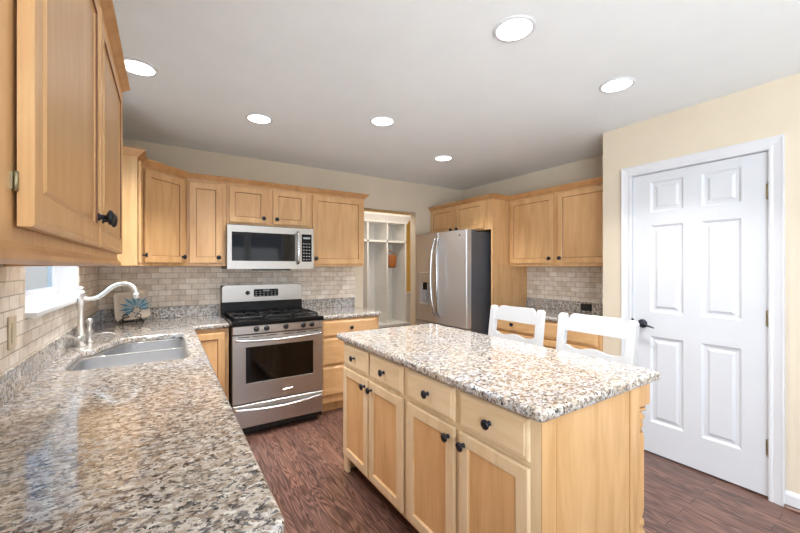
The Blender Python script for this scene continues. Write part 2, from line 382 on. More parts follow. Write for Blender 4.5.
# mudroom beyond
f = MB(); f.box(1.3, 4.2, 5.32, 5.44, 0, HC); struct(f.build('wall_mudroom', 'gold'))
f = MB(); f.box(1.2, 1.3, YB+.12, 5.44, 0, HC).box(4.1, 4.2, YB+.12, 5.32, 0, HC); struct(f.build('wall_mudroom_side', 'gold'))
f = MB(); f.box(3.31, 4.1, 5.29, 5.318, 0, .90).box(3.31, 4.1, 5.26, 5.318, .90, .925, .004)
struct(f.build('trim_3', 'mud'))
# baseboard by the pantry door
f = MB(); f.sweep([(XP, .545), (XP, YF)], [(0, 0), (.015, 0), (.015, .075), (.009, .09), (0, .095)])
struct(f.build('baseboard_right', 'trim'))
f = MB(); f.sweep([(XP-.0155, .545), (XP-.0155, YF)], [(0, 0), (.018, 0), (.016, .01), (.01, .017), (0, .02)]); struct(f.build('trim_4', 'floor'))
f = MB(); f.sweep([(XP, 1.573), (XP, 1.425)], [(0, 0), (.015, 0), (.015, .075), (.009, .09), (0, .095)]); struct(f.build('baseboard_pantry', 'trim'))

# pantry door: slab with six panels, casing, hinges, lever
door = bpy.data.objects.new('door_1', None); COL.objects.link(door); door.location = (XP+.012, DY1, 0); door.rotation_euler = (0, 0, -PI/2); struct(door)
W = DY1-DY0                                            # local x 0..W runs towards the hinges
f = MB()
xs = [0, .115, .318, .417, .617, W]; zs = [.012, .235, .86, 1.035, 1.668, 1.762, 1.985, 2.045]
y0 = 0
for i in range(5):
    for j in range(7):
        a, c, lo, hi = xs[i], xs[i+1], zs[j], zs[j+1]
        if i in (1, 3) and j in (1, 3, 5):
            f.rects(a, c, lo, hi, [(0, y0), (.006, y0+.004), (.014, y0+.011), (.03, y0+.011), (.045, y0+.003)], False, True)
        else: f.rects(a, c, lo, hi, [(0, y0)], False, True)
bmesh.ops.remove_doubles(f.bm, verts=f.bm.verts, dist=1e-5)
f.box(0, W, .012, .035, .012, 2.045)
f.rects(0, W, .012, 2.045, [(0, 0), (0, .013)], False, False)
slabo = f.build('door_slab', 'door', door)
f = MB()
cw = .066
prof = [(0, .0), (0, -.012), (.01, -.014), (.02, -.011), (.05, -.018), (.06, -.022), (cw, -.022), (cw, 0)]
def casing(f, x0, x1, z1, prof, y):
    for (pa, pb, q) in (((x0, 0), (x0, z1), 'l'), ((x0, z1), (x1, z1), 't'), ((x1, z1), (x1, 0), 'r')):
        r0, r1 = [], []
        for o, d in prof:
            if q == 'l': r0.append((x0-o, y+d, 0)); r1.append((x0-o, y+d, z1+o))
            if q == 't': r0.append((x0-o, y+d, z1+o)); r1.append((x1+o, y+d, z1+o))
            if q == 'r': r0.append((x1+o, y+d, z1+o)); r1.append((x1+o, y+d, 0))
        f.loft([r0, r1])
casing(f, -.004, W+.004, 2.052, prof, -.012)
f.box(-.012, -.003, -.012, .085, 0, 2.055).box(W+.003, W+.012, -.012, .085, 0, 2.055).box(-.012, W+.012, -.012, .085, 2.049, 2.06)
f.build('door_casing', 'trim', door)
for hz in (1.81, 1.06, .30):
    f = MB(); f.lathe([(.007, -.05), (.007, .05)], (W+.003, -.008, hz), n=10).lathe([(.004, .05), (.006, .055), (.002, .062)], (W+.003, -.008, hz), n=10).box(W-.012, W, -.002, 0, hz-.045, hz+.045).box(W+.004, W+.02, -.0145, -.012, hz-.045, hz+.045)
    f.build('hinge', 'hinge', door)
f = MB(); f.lathe([(.032, 0), (.032, .006), (.026, .012), (.014, .016), (.012, .04), (.016, .05), (.017, .062), (.010, .07)], (.066, 0, .945), (0, -1, 0))
f.tube([(.066, -.056, .945), (.10, -.062, .945), (.135, -.062, .938), (.165, -.060, .928)], [.009, .008, .006, .004], n=10)
f.build('lever_handle', 'pewter', door)
f = MB(); f.box(-.006, .004, -.016, -.013, .92, .98).box(0, .006, -.002, .002, .93, .97); f.build('strike_plate', 'iron', door)

# sink window
win = bpy.data.objects.new('window_1', None); COL.objects.link(win); struct(win)
f = MB()
gx = XL-.095
f.box(gx-.03, XL+.004, WY1-.012, WY1, WZ0, WZ1).box(gx-.03, XL+.004, WY0, WY0+.012, WZ0, WZ1).box(gx-.03, XL+.004, WY0, WY1, WZ1-.012, WZ1)
f.build('window_jamb', 'trim', win)
f = MB(); f.box(gx-.03, XL+.001, WY0, WY1, WZ0, WZ0+.022).box(XL-.001, XL+.042, WY0-.012, WY1+.03, WZ0+.0, WZ0+.022, .004, 2)
f.build('window_sill', 'trim', win)
f = MB()
def frame_yz(f, x0, x1, y0, y1, z0, z1, w):
    f.box(x0, x1, y0, y0+w, z0, z1).box(x0, x1, y1-w, y1, z0, z1).box(x0, x1, y0+w, y1-w, z0, z0+w).box(x0, x1, y0+w, y1-w, z1-w, z1)
frame_yz(f, gx-.03, gx+.012, WY0+.012, WY1-.012, WZ0+.022, WZ1-.012, .035)
f.build('window_frame', 'trim', win)
f = MB(); frame_yz(f, gx-.02, gx, WY0+.047, WY1-.047, WZ0+.057, WZ1-.047, .025); f.build('sash', 'trim', win)
f = MB(); f.box(gx-.012, gx-.008, WY0+.072, WY1-.072, WZ0+.082, WZ1-.072); f.build('pane', 'glass', win)
added_win = bpy.data.objects.new('added_window', None); COL.objects.link(added_win); struct(added_win)  # unseen window added to hold the light from the left
f = MB(); frame_yz(f, XL-.10, XL-.05, -3.05, -.45, .3, 2.2, .05); f.box(XL-.10, XL-.05, -1.78, -1.72, .35, 2.15); f.build('window_frame', 'trim', added_win)
f = MB(); frame_yz(f, XL+.0005, XL+.016, -3.12, -.38, .23, 2.27, .07); f.build('window_casing', 'trim', added_win)
# outside
f = MB(); f.box(-4.4, -4.2, -2, 9, -.5, 4); tag(f.build('neighbour_wall', 'siding'), 'blue-grey boarded wall seen outside through the sink window', 'wall')
f = MB(); f.box(-6, XL-.14, -4, 9, -.6, -.5); o = f.build('garden_ground', 'grass'); struct(o)

# backsplash tile
f = MB(); f.box(XL, XL+.008, .45, WY0-.013, 1.016, 1.366).box(XL, XL+.008, WY0-.013, WY1+.031, 1.016, WZ0-.001).box(XL, XL+.008, WY1+.031, YB-.0085, 1.016, 1.371)
f.box(XL, XL+.008, WY1+.0, WY1+.031, WZ0+.023, 1.366)
tag(struct(f.build('trim_tile_left', 'tiley')))
f = MB(); f.box(XL+.001, .42, YB-.008, YB, 1.016, 1.371).box(.42, 1.20, YB-.008, YB, .86, 1.371).box(1.20, 1.85, YB-.008, YB, 1.016, 1.371)
struct(f.build('trim_tile_back', 'tilex'))
f = MB(); f.box(XR-.008, XR, 1.574, 2.735, 1.016, 1.371); struct(f.build('trim_tile_right', 'tiley'))

# ------------------------------------------------------------------ cabinets
T = .02
def door_mesh(x0, x1, z0, z1, t=T, rail=.052):
    f = MB()
    f.rects(x0, x1, z0, z1, [(0, -.004), (0, -t+.005), (.002, -t+.001), (.006, -t), (rail-.004, -t), (rail, -t+.003)], True, False)
    f.mi = 1; f.rects(x0, x1, z0, z1, [(rail, -t+.003), (rail+.0035, -t+.009)], False, False)
    f.mi = 2; f.rects(x0, x1, z0, z1, [(rail+.0035, -t+.009)], False, True)
    return f
def raised_mesh(x0, x1, z0, z1, t=.019, rail=.058):
    f = MB()
    f.rects(x0, x1, z0, z1, [(0, -.004), (0, -t+.003), (.003, -t), (.010, -t-.001), (.014, -t+.002), (rail-.01, -t+.002), (rail-.004, -t-.001)], True, False)
    f.mi = 1; f.rects(x0, x1, z0, z1, [(rail-.004, -t-.001), (rail-.0025, -t+.003)], False, False)
    f.mi = 0; f.rects(x0, x1, z0, z1, [(rail-.0025, -t+.003), (rail, -t+.005)], False, False)
    f.mi = 2; f.rects(x0, x1, z0, z1, [(rail, -t+.005), (rail+.012, -t+.005)], False, True)
    return f
def drawer_mesh(x0, x1, z0, z1, t=T):
    f = MB(); f.rects(x0, x1, z0, z1, [(0, -.004), (0, -t+.008), (.005, -t+.004), (.013, -t+.003), (.016, -t)]); return f
KM = None
def knob(parent, x, z, y=-T):
    global KM
    if KM is None:
        f = MB(); f.lathe([(.0095, 0), (.0095, .003), (.006, .006), (.0055, .014), (.012, .019), (.0185, .022), (.0185, .027), (.012, .031), (.003, .033)], axis=(0, -1, 0), n=20)
        o = f.build('knob', 'pewter', parent); KM = o.data
    else:
        o = bpy.data.objects.new('knob', KM); COL.objects.link(o); o.parent = parent
    o.location = (x, y, z); return o
def add_door(c, x0, x1, z0, z1, kn=None, raised=False, mats=('wood', 'darkbrown', 'wood')):
    f = (raised_mesh if raised else door_mesh)(x0, x1, z0, z1)
    d = f.build('door', mats, c)
    if kn: knob(d, kn[0], kn[1], -.017 if raised else -T)
    return d
def add_drawer(c, x0, x1, z0, z1, kn=True, mat='woodh'):
    d = drawer_mesh(x0, x1, z0, z1).build('drawer', mat, c)
    if kn: knob(d, (x0+x1)/2, (z0+z1)/2)
    return d
UH = .742
def body_wall(c, w, d, h, zb=0):
    f = MB(); f.box(0, w, 0, d, zb, zb+h, .0015); return f.build('body', 'wood', c)
def body_base(c, w, d, toe=True):
    f = MB(); f.box(0, w, 0, d, .10, .874, .001); f.build('body', 'wood', c)
    f = MB(); f.box(0.001, w-.001, .07, d, 0, .10); f.build('toe_kick', 'wood', c)

CB = 1.372
# --- back wall, upper run (local origin at front-left-bottom of each cabinet)
yu = 3.515; dU = YB-yu-.001
c = thing('wall_cabinet', 'narrow single-door maple wall cabinet directly left of the microwave', 'cabinet', (.152, yu, CB)); body_wall(c, .301, dU, UH); add_door(c, .016, .268, .025, .708, (.236, .075))
c = thing('wall_cabinet', 'short two-door maple wall cabinet above the microwave', 'cabinet', (.455, yu, CB)); body_wall(c, .760, dU, .385, .375)
add_door(c, .018, .338, .392, .712, (.306, .438)); add_door(c, .392, .712, .392, .712, (.424, .438))
c = thing('wall_cabinet', 'wide single-door maple wall cabinet right of the microwave, beside the doorway', 'cabinet', (1.217, yu, CB)); body_wall(c, .593, dU, UH); add_door(c, .014, .57, .025, .708, (.042, .078))
# corner
c = thing('corner_wall_cabinet', 'angled maple corner wall cabinet with one tall door', 'cabinet', (-.155, 3.21, CB), PI/4)
R = Matrix.Rotation(-PI/4, 3, 'Z')
pl = [R @ (Vector(p)-Vector((-.155, 3.21, 0))) for p in ((XL+.001, 3.212, 0), (-.155, 3.212, 0), (.150, 3.517, 0), (.150, YB-.001, 0), (XL+.001, YB-.001, 0))]
f = MB(); f.prism([(p.x, p.y) for p in pl], 0, UH); f.build('body', 'wood', c)
add_door(c, .03, .40, .025, .708, (.368, .075))
c = thing('wall_cabinet', 'slim maple wall cabinet between the sink window and the corner, pale side facing the room', 'cabinet', (-.155, 2.99, CB), PI/2)
body_wall(c, .219, .304, UH); add_door(c, .012, .2, .025, .708, (.17, .078))
# crown along the run
CP = [(0, -.015), (.007, -.015), (.009, -.006), (.020, .003), (.032, .016), (.043, .025), (.043, .034), (0, .034)]
def crown(path, z, name, label, mat='crown'):
    f = MB(); f.sweep(path, [(o+.0005, z+h) for o, h in CP]); return tag(f.build(name, mat), label, 'moulding')
ct = CB+UH
crown([(XL+.001, 2.99), (-.155, 2.99), (-.155, 3.21), (.150, 3.515), (1.811, 3.515), (1.811, YB-.001)], ct, 'crown_moulding', 'maple crown moulding along the top of the back wall cabinets')
# --- near cabinet on the left wall
c = thing('wall_cabinet', 'large two-door maple wall cabinet close by at upper left, before the window', 'cabinet', (-.155, .35, 1.385), PI/2)
f = MB(); f.box(0, 1.42, 0, .304, 0, .665, .001); f.build('body', 'wood', c)
add_door(c, .272, .822, .027, .637, (.795, .10), True); add_door(c, .832, 1.375, .027, .637, (.862, .10), True)
f = MB(); f.box(.264, .267, -.002, 0, .070, .092).lathe([(.0025, -.012), (.0025, .012)], (.269, -.004, .081), n=8); f.build('hinge', 'hinge', c)
f = MB(); f.sweep([(0, -.001), (1.4205, -.001), (1.4205, .304)], [(-.016, -.019), (.004, -.019), (.010, -.014), (.010, -.006), (.003, .002), (.001, .008), (0, .0), (-.016, 0)]); f.build('light_rail', 'crown', c)
f = MB(); f.sweep([(0, -.0005), (1.4205, -.0005), (1.4205, .304)], [(o*.85, .662+h*.9) for o, h in CP]); f.build('crown_moulding', 'crown', c)

# --- base cabinets
YBF = 3.20
c = thing('base_cabinet', 'narrow one-door maple base cabinet left of the stove', 'cabinet', (.157, YBF, 0)); body_base(c, .273, YB-YBF-.002); add_door(c, .022, .245, .13, .845)
c = thing('drawer_base_cabinet', 'maple three-drawer base cabinet right of the stove', 'cabinet', (1.197, YBF, 0)); body_base(c, .615, YB-YBF-.002)
add_drawer(c, .014, .585, .715, .862); add_drawer(c, .014, .585, .452, .70); add_drawer(c, .014, .585, .168, .437)
# left run, faces the aisle
xf = .155
def left_base(y, wd, label, sink=False):
    c = thing('base_cabinet', label, 'cabinet', (xf, y, 0), PI/2)
    f = MB()
    if sink:
        f.box(0, .018, 0, .612, .10, .874).box(wd-.018, wd, 0, .612, .10, .874).box(0.018, wd-.018, 0, .612, .10, .118).box(.018, wd-.018, 0, .018, .118, .874).box(.018, wd-.018, .60, .612, .118, .874)
    else: f.box(0, wd, 0, .612, .10, .874, .001)
    f.build('body', 'wood', c)
    f = MB(); f.box(.001, wd-.001, .07, .612, 0, .10); f.build('toe_kick', 'wood', c)
    n = 2
    for k in range(n):
        a = .02+k*(wd-.02)/n; e = a+(wd-.06)/n
        add_drawer(c, a, e, .72, .86, not sink); add_door(c, a, e, .13, .70, ((e-.035) if k == 0 else a+.035, .64))
    return c
left_base(.66, .62, 'two-door maple base cabinet under the nearest end of the left counter')
left_base(1.285, .665, 'two-door maple base cabinet before the sink under the left counter')
left_base(1.955, .99, 'maple sink base cabinet below the double sink', True)
c = thing('base_cabinet', 'blind corner maple base cabinet where the two counters meet', 'cabinet', (xf, 2.947, 0), PI/2); body_base(c, .251, .612)

# ------------------------------------------------------------------ countertops
Z0, Z1 = .876, .914
near = rpoly([(-.38, 2.085), (.10, 2.085), (.10, 2.565), (-.38, 2.565)], [.10, .05, .04, .10], 8)
far = rpoly([(-.325, 2.565), (.10, 2.565), (.10, 2.90), (-.225, 2.90)], [.04, .04, .06, .09], 8)
cut = rpoly([(-.38, 2.085), (.10, 2.085), (.10, 2.90), (-.225, 2.90), (-.325, 2.60), (-.38, 2.56)], [.10, .05, .06, .08, .05, .05], 8)
ct_ = slab('countertop', rpoly([(XL+.001, .628), (.182, .628), (.182, 3.175), (.432, 3.175), (.432, YB-.001), (XL+.001, YB-.001)], [0, .045, .006, 0, 0, 0], 8), [cut], Z0, Z1, 'granite')
tag(ct_, 'long L-shaped speckled granite countertop along the window wall', 'countertop')
f = MB(); f.box(XL+.001, XL+.021, .45, YB-.001, Z1+.0005, 1.015, .002).box(XL+.021, .425, YB-.021, YB-.001, Z1+.0005, 1.015, .002); f.build('backsplash_strip', 'granite', ct_)
c2 = slab('countertop', rpoly([(1.196, 3.175), (1.838, 3.175), (1.838, YB-.001), (1.196, YB-.001)], [0, .015, 0, 0]), [], Z0, Z1, 'granite')
tag(c2, 'short granite countertop right of the stove', 'countertop')
f = MB(); f.box(1.20, 1.838, YB-.021, YB-.001, Z1+.0005, 1.015, .002); f.build('backsplash_strip', 'granite', c2)
c3 = slab('countertop', rpoly([(2.915, 1.575), (XR-.001, 1.575), (XR-.001, 2.735), (2.915, 2.735)], 0), [], Z0, Z1, 'granite')
tag(c3, 'granite countertop in the alcove beyond the white chairs', 'countertop')
f = MB(); f.box(XR-.021, XR-.001, 1.576, 2.734, Z1+.0005, 1.015, .002); f.build('backsplash_strip', 'granite', c3)

# ------------------------------------------------------------------ sink
sk = thing('sink', 'undermount stainless double bowl sink under the window', 'sink', (0, 0, 0))
def grow(poly, g):
    c = sum((Vector(p) for p in poly), Vector((0, 0)))/len(poly)
    return [Vector(p)+(Vector(p)-c).normalized()*g for p in poly]
ncut = grow(near, -.012); fcut = grow(far, -.012)
sl = slab('rim', grow(cut, .02), [ncut, fcut], Z0-.008, Z0-.0005, 'sinksteel', .0012, sk)
def bowl(poly, depth):
    f = MB(); rings = []
    for g, z in ((0, Z0-.002), (0, Z0-.03), (-.006, Z0-depth+.04), (-.014, Z0-depth+.015), (-.03, Z0-depth), (-.11, Z0-depth-.004)):
        rings.append([(p.x, p.y, z) for p in grow(poly, g)])
    f.loft(rings, False, True, True)
    for fc in f.bm.faces: fc.smooth = len(fc.verts) == 4
    c = sum((Vector(p) for p in poly), Vector((0, 0)))/len(poly)
    b_ = f.build('bowl', 'sinksteel', sk)
    f = MB(); f.lathe([(.045, 0), (.045, .003), (.032, .003), (.028, -.004)], (c.x, c.y, Z0-depth-.003)); f.build('drain', 'nickel', b_)
bowl(ncut, .19); bowl(fcut, .17)
# faucet
fx, fy = -.402, 2.72
ft = thing('faucet', 'brushed nickel faucet with long curved spout behind the sink', 'faucet', (fx, fy, Z1))
f = MB(); f.lathe([(.033, 0), (.033, .006), (.024, .014), (.021, .03), (.026, .045), (.027, .065), (.021, .085), (.0165, .11), (.015, .19), (.0165, .215), (.021, .23), (.021, .242), (.018, .248), (.018, .285), (.023, .292), (.023, .306), (.019, .312), (.012, .314), (.012, .322), (.017, .326), (.017, .334), (.008, .338)], n=24)
f.build('column', 'nickel', ft)
f = MB(); f.tube([(.012, 0, .268), (.045, 0, .266), (.075, 0, .274), (.105, -.003, .298), (.14, -.006, .332), (.18, -.009, .350), (.22, -.012, .345), (.248, -.015, .318), (.258, -.016, .288)], [.015, .013, .0125, .0125, .0125, .0125, .0125, .013, .013], n=14)
f.lathe([(.013, 0), (.016, .006), (.018, .014), (.018, .030), (.014, .034)], (.256, -.016, .295), (.12, 0, -1)); f.build('spout', 'nickel', ft)
f = MB(); f.lathe([(.012, 0), (.012, .035), (.015, .04), (.015, .05), (.010, .055)], (0, 0, .04), (-.15, -.9, .15)); f.tube([(-.005, -.045, .048), (-.015, -.10, .064), (-.026, -.185, .088)], [.007, .006, .009], n=10); f.build('lever', 'nickel', ft)
sd = thing('side_sprayer', 'small nickel side tap with a curved lever beside the faucet', 'tap', (-.382, 2.84, Z1))
f = MB(); f.lathe([(.024, 0), (.024, .005), (.014, .012), (.013, .05), (.018, .058), (.018, .07), (.012, .078), (.011, .11), (.017, .118), (.017, .135), (.010, .142), (.004, .144)]); f.build('body', 'nickel', sd)
f = MB(); f.tube([(.01, 0, .032), (.05, -.01, .045), (.09, -.02, .048), (.125, -.03, .040)], [.006, .005, .005, .006], n=10); f.build('lever', 'nickel', sd)

# decorative plate on easel, in the corner
pcx, pcy = -.215, 3.66
ez = thing('plate_easel', 'black scrolled wire easel in the counter corner', 'easel', (pcx, pcy, Z1), math.radians(-8))
f = MB()
for sx in (-1, 1):
    f.tube([(sx*.06, .06, .003), (sx*.065, .0, .012), (sx*.07, -.05, .004), (sx*.075, -.075, .012), (sx*.07, -.082, .032), (sx*.055, -.075, .036), (sx*.055, -.066, .024)], .0035, n=8)
    f.tube([(sx*.02, -.055, .05), (sx*.04, -.06, .075), (sx*.06, -.06, .062), (sx*.055, -.06, .045), (sx*.04, -.06, .05)], .003, n=8)
    f.tube([(sx*.068, -.035, .012), (sx*.06, -.055, .04), (sx*.02, -.055, .05)], .003, n=8)
f.tube([(-.07, -.035, .012), (0, -.03, .012), (.07, -.035, .012)], .003, n=8)
f.tube([(0, -.03, .012), (0, .03, .09), (0, .055, .16)], .003, n=8)
f.tube([(0, .045, .13), (0, .08, .05), (0, .09, .003)], .003, n=8)
f.build('wire_frame', 'iron', ez)
pt = thing('decorative_plate', 'square cream plate painted with a blue flower, leaning on black easel', 'plate', (pcx, pcy-.035, Z1+.036), math.radians(-8))
PT = Matrix.Rotation(math.radians(-14), 4, 'X') @ Matrix.Rotation(math.radians(-8), 4, 'Y') @ Matrix.Scale(1.12, 4)
f = MB(); f.T = PT
def rr(hw, z0, z1, r, y): return [(p.x, y, p.y) for p in rpoly([(-hw, z0), (hw, z0), (hw, z1), (-hw, z1)], r, 5)]
f.loft([rr(.098, .0, .196, .02, .008), rr(.105, -.007, .203, .024, -.004), rr(.103, -.005, .201, .023, -.007), rr(.088, .010, .186, .02, -.001), rr(.080, .018, .178, .02, .001)])
f.build('dish', 'plate', pt)
f = MB(); f.T = PT
random.seed(3)
for k in range(17):
    a = PI*(-.05+1.2*k/16); l = .085+.028*random.random(); f.mi = k % 2
    cx_, cz_ = .025, .07; dx, dz = math.cos(a), math.sin(a); nx, nz = -dz, dx; y_ = -.0045-.0004*(k % 3)
    pts = [(cx_+dx*.012, cz_+dz*.012), (cx_+dx*l*.55+nx*.010, cz_+dz*l*.55+nz*.010), (cx_+dx*l, cz_+dz*l), (cx_+dx*l*.55-nx*.010, cz_+dz*l*.55-nz*.010)]
    f.prism(pts, y_, y_-.001, 'y')
f.mi = 2
for k in range(9):
    a = 2*PI*k/9; f.lathe([(.005, 0), (.005, .001)], (.025+.026*math.cos(a), -.0062, .055+.022*math.sin(a)), (0, -1, 0), n=10)
f.build('painted_flower', ['petal', 'petal2', 'flowerc'], pt)

# ------------------------------------------------------------------ outlets
def outlet(name, label, loc, rz, w=.07, h=.115, mat='plate_beige', m2='trim'):
    o = thing(name, label, 'outlet', loc, rz)
    f = MB(); f.box(-w/2, w/2, -.006, 0, -h/2, h/2, .002); f.build('cover', mat, o)
    f = MB(); f.box(-w*.25, w*.25, -.008, -.006, -h*.32, h*.32, .001); f.build('socket', m2, o)
outlet('wall_outlet', 'stone-coloured outlet cover on the tile left of the window', (XL+.0082, 1.80, 1.135), PI/2, mat='plate_beige', m2='plate_beige')
outlet('wall_outlet', 'black outlet in the granite backsplash of the alcove', (XR-.0215, 2.02, .965), -PI/2, .115, .07, 'outletb', 'outletb')

# ------------------------------------------------------------------ range
rg = thing('stove', 'stainless steel gas range with five black knobs between the cabinets', 'stove', (.439, 3.10, 0))
RW = .749
f = MB(); f.box(.003, RW-.003, .035, .70, .03, .895).box(.03, RW-.03, .08, .68, 0, .03); f.build('body', 'blackmatte', rg)
f = MB()
f.prism([(-.004, .893), (-.004, .915), (.012, .926), (.66, .926), (.66, .893)], 0, RW, 'x')
f.build('cooktop', 'blackgloss', rg)
f = MB()
for gx0, gx1 in ((.03, .25), (.265, .485), (.50, .72)):
    for yy in (.06, .335, .345, .60): f.box(gx0, gx1, yy, yy+.012, .944, .956, .003)
    for xx in (gx0, gx1-.012): f.box(xx, xx+.012, .06, .612, .944, .956, .003)
    xm = (gx0+gx1)/2
    for yc in (.20, .475):
        f.box(gx0+.01, xm-.035, yc-.005, yc+.005, .944, .954).box(xm+.035, gx1-.01, yc-.005, yc+.005, .944, .954)
        f.box(xm-.005, xm+.005, yc-.13, yc-.035, .944, .954).box(xm-.005, xm+.005, yc+.035, yc+.13, .944, .954)
    for xx in (gx0+.002, gx1-.012):
        for yy in (.062, .33, .60): f.box(xx, xx+.01, yy, yy+.01, .926, .945)
f.build('grate', 'iron', rg)
for xm, yc, r_ in ((.14, .20, .042), (.14, .475, .034), (.375, .338, .038), (.61, .20, .045), (.61, .475, .032)):
    f = MB(); f.lathe([(r_+.012, 0), (r_+.008, .004), (r_, .006), (r_, .012), (r_*.7, .016)], (xm, yc, .926)); f.build('burner', 'iron', rg)
f = MB(); f.rects(.004, RW-.004, .826, .893, [(0, .036), (0, .004), (.004, 0)]); f.build('control_panel', 'steel', rg)
for kx in (.182, .262, .418, .566, .644):
    f = MB(); f.lathe([(.022, 0), (.022, .004), (.018, .006), (.016, .026), (.013, .029)], (kx, 0, .862), (0, -1, 0)); f.box(kx-.003, kx+.003, -.034, -.027, .848, .876, .001); f.build('knob', 'blackmatte', rg)
f = MB()
wx0, wx1, wz0, wz1 = .10, .66, .428, .722
xs_ = [.006, wx0, wx1, RW-.006]; zs_ = [.275, wz0, wz1, .818]
for i in range(3):
    for j in range(3):
        if (i, j) != (1, 1): f.rects(xs_[i], xs_[i+1], zs_[j], zs_[j+1], [(0, 0)], False, True)
bmesh.ops.remove_doubles(f.bm, verts=f.bm.verts, dist=1e-5)
f.rects(.006, RW-.006, .275, .818, [(0, 0), (0, .035)], False, False); f.rects(wx0, wx1, wz0, wz1, [(0, 0), (.004, .006)], False, False)
od = f.build('oven_door', 'steel', rg)
f = MB(); f.rects(wx0+.002, wx1-.002, wz0+.002, wz1-.002, [(0, .012), (0, .004)]); ow = f.build('oven_window', 'glass_dark', od)
f = MB()
for a, c_ in ((.045, .13), (.15, .235), (.26, .345), (.40, .485), (.51, .595), (.62, .705)): f.box(a, c_, -.001, .001, .800, .806); f.build('vent_slot', 'blackmatte', od); f = MB()
def bow_handle(f, x0, x1, z, out, sag, r, n=9):
    pts = [(x0, -.002, z)]+[(x0+(x1-x0)*k/n, -out*math.sin(PI*(.12+.76*k/n))**.5, z-sag*math.sin(PI*k/n)) for k in range(n+1)]+[(x1, -.002, z)]
    f.tube(pts, r, n=10)
f = MB(); bow_handle(f, .035, RW-.035, .782, .05, .012, .011); f.build('handle', 'chrome', od)
f = MB(); f.box(.385, .475, -.004, 0, .318, .340, .002); f.build('badge', 'chrome', od)
f = MB(); f.rects(.006, RW-.006, .078, .262, [(0, .035), (0, .004), (.004, 0)]); dd = f.build('storage_drawer', 'steel', rg)
f = MB(); bow_handle(f, .03, RW-.03, .236, .04, .022, .013); f.build('handle', 'chrome', dd)
f = MB(); f.T = None
f.loft([[(x, y, z) for x, z in zip((.0, RW, RW, .0), (a, a, b_, b_))] for y, a, b_ in ((.70, .926, 1.19), (.64, .926, 1.19))]); 
f.build('backguard_body', 'blackmatte', rg)
f = MB(); po = rpoly([(0, 1.035), (RW, 1.035), (RW, 1.192), (0, 1.192)], [.004, .004, .03, .03], 5)
f.loft([[(p.x, .645, p.y) for p in po], [(p.x, .618, p.y) for p in po], [(p.x*.99+.004, .612, p.y*.995+.006) for p in po]]); bgd = f.build('backguard', 'steel', rg)
f = MB(); f.loft([[(x, y, z) for x, y, z in ((.0, .60, .926), (RW, .60, .926), (RW, .612, 1.033), (0, .612, 1.033))], [(0, .66, .926), (RW, .66, .926), (RW, .66, 1.033), (0, .66, 1.033)]]); f.build('splash_panel', 'blackgloss', rg)
f = MB(); pp = rpoly([(.28, 1.078), (.51, 1.078), (.51, 1.150), (.28, 1.150)], .012, 4)
f.loft([[(p.x, .613, p.y) for p in pp], [(p.x, .608, p.y) for p in pp]]); dp = f.build('display', 'blackgloss', bgd)
f = MB()
for k in range(6):
    for j in range(3):
        if not (k in (2, 3) and j == 2): f.box(.293+k*.036, .293+k*.036+.018, .6065, .608, 1.086+j*.02, 1.091+j*.02); f.build('button', 'digit', dp); f = MB()
f.box(.365, .425, .6065, .608, 1.126, 1.142); f.build('clock_readout', 'digit', dp)
f = MB(); f.lathe([(.02, 0), (.018, .014), (.012, .017)], (.225, .612, 1.117), (0, -1, 0)); f.build('timer_knob', 'blackmatte', rg)

# ------------------------------------------------------------------ microwave
mw = thing('microwave', 'stainless over-the-range microwave with dark glass door', 'microwave', (.448, 3.425, 1.348))
MWW, MWH = .765, .385
f = MB(); f.box(0, MWW, .03, .385, 0, MWH, .002); f.build('body', 'darkgrey', mw)
f = MB()
xs_ = [0, .035, .575, .645]; zs_ = [0, .07, .325, MWH]
xs_ = [0, .035, .585, MWW]
for i in range(3):
    for j in range(3):
        if (i, j) != (1, 1): f.rects(xs_[i], xs_[i+1], zs_[j], zs_[j+1], [(0, 0)], False, True)
bmesh.ops.remove_doubles(f.bm, verts=f.bm.verts, dist=1e-5)
f.rects(0, MWW, 0, MWH, [(0, 0), (0, .03)], False, False); f.rects(.035, .585, .07, .325, [(0, 0), (.003, .006)], False, False)
md = f.build('door', 'steel', mw)
f = MB(); f.rects(.035, .585, .07, .325, [(0, .012), (0, .003)]); f.build('door_glass', 'glass_dark', md)
f = MB(); f.tube([(.607, 0, .045), (.607, -.035, .06), (.607, -.048, .12), (.607, -.052, .2), (.607, -.048, .28), (.607, -.035, .335), (.607, 0, .35)], .013, n=12, flat=.7); f.build('handle', 'chrome', md)
f = MB(); f.rects(.648, .745, .068, .330, [(0, .002), (0, -.003)]); cp = f.build('control_panel', 'blackgloss', mw)
f = MB()
for k in range(3):
    for j in range(6): f.box(.660+k*.027, .676+k*.027, -.004, -.003, .085+j*.03, .092+j*.03); f.build('button', 'digit', cp); f = MB()
f.box(.662, .73, -.004, -.003, .285, .302); f.build('clock_readout', 'digit', cp)
f = MB(); f.box(.22, .54, -.002, .10, -.014, 0, .002); f.build('vent', 'blackmatte', mw)

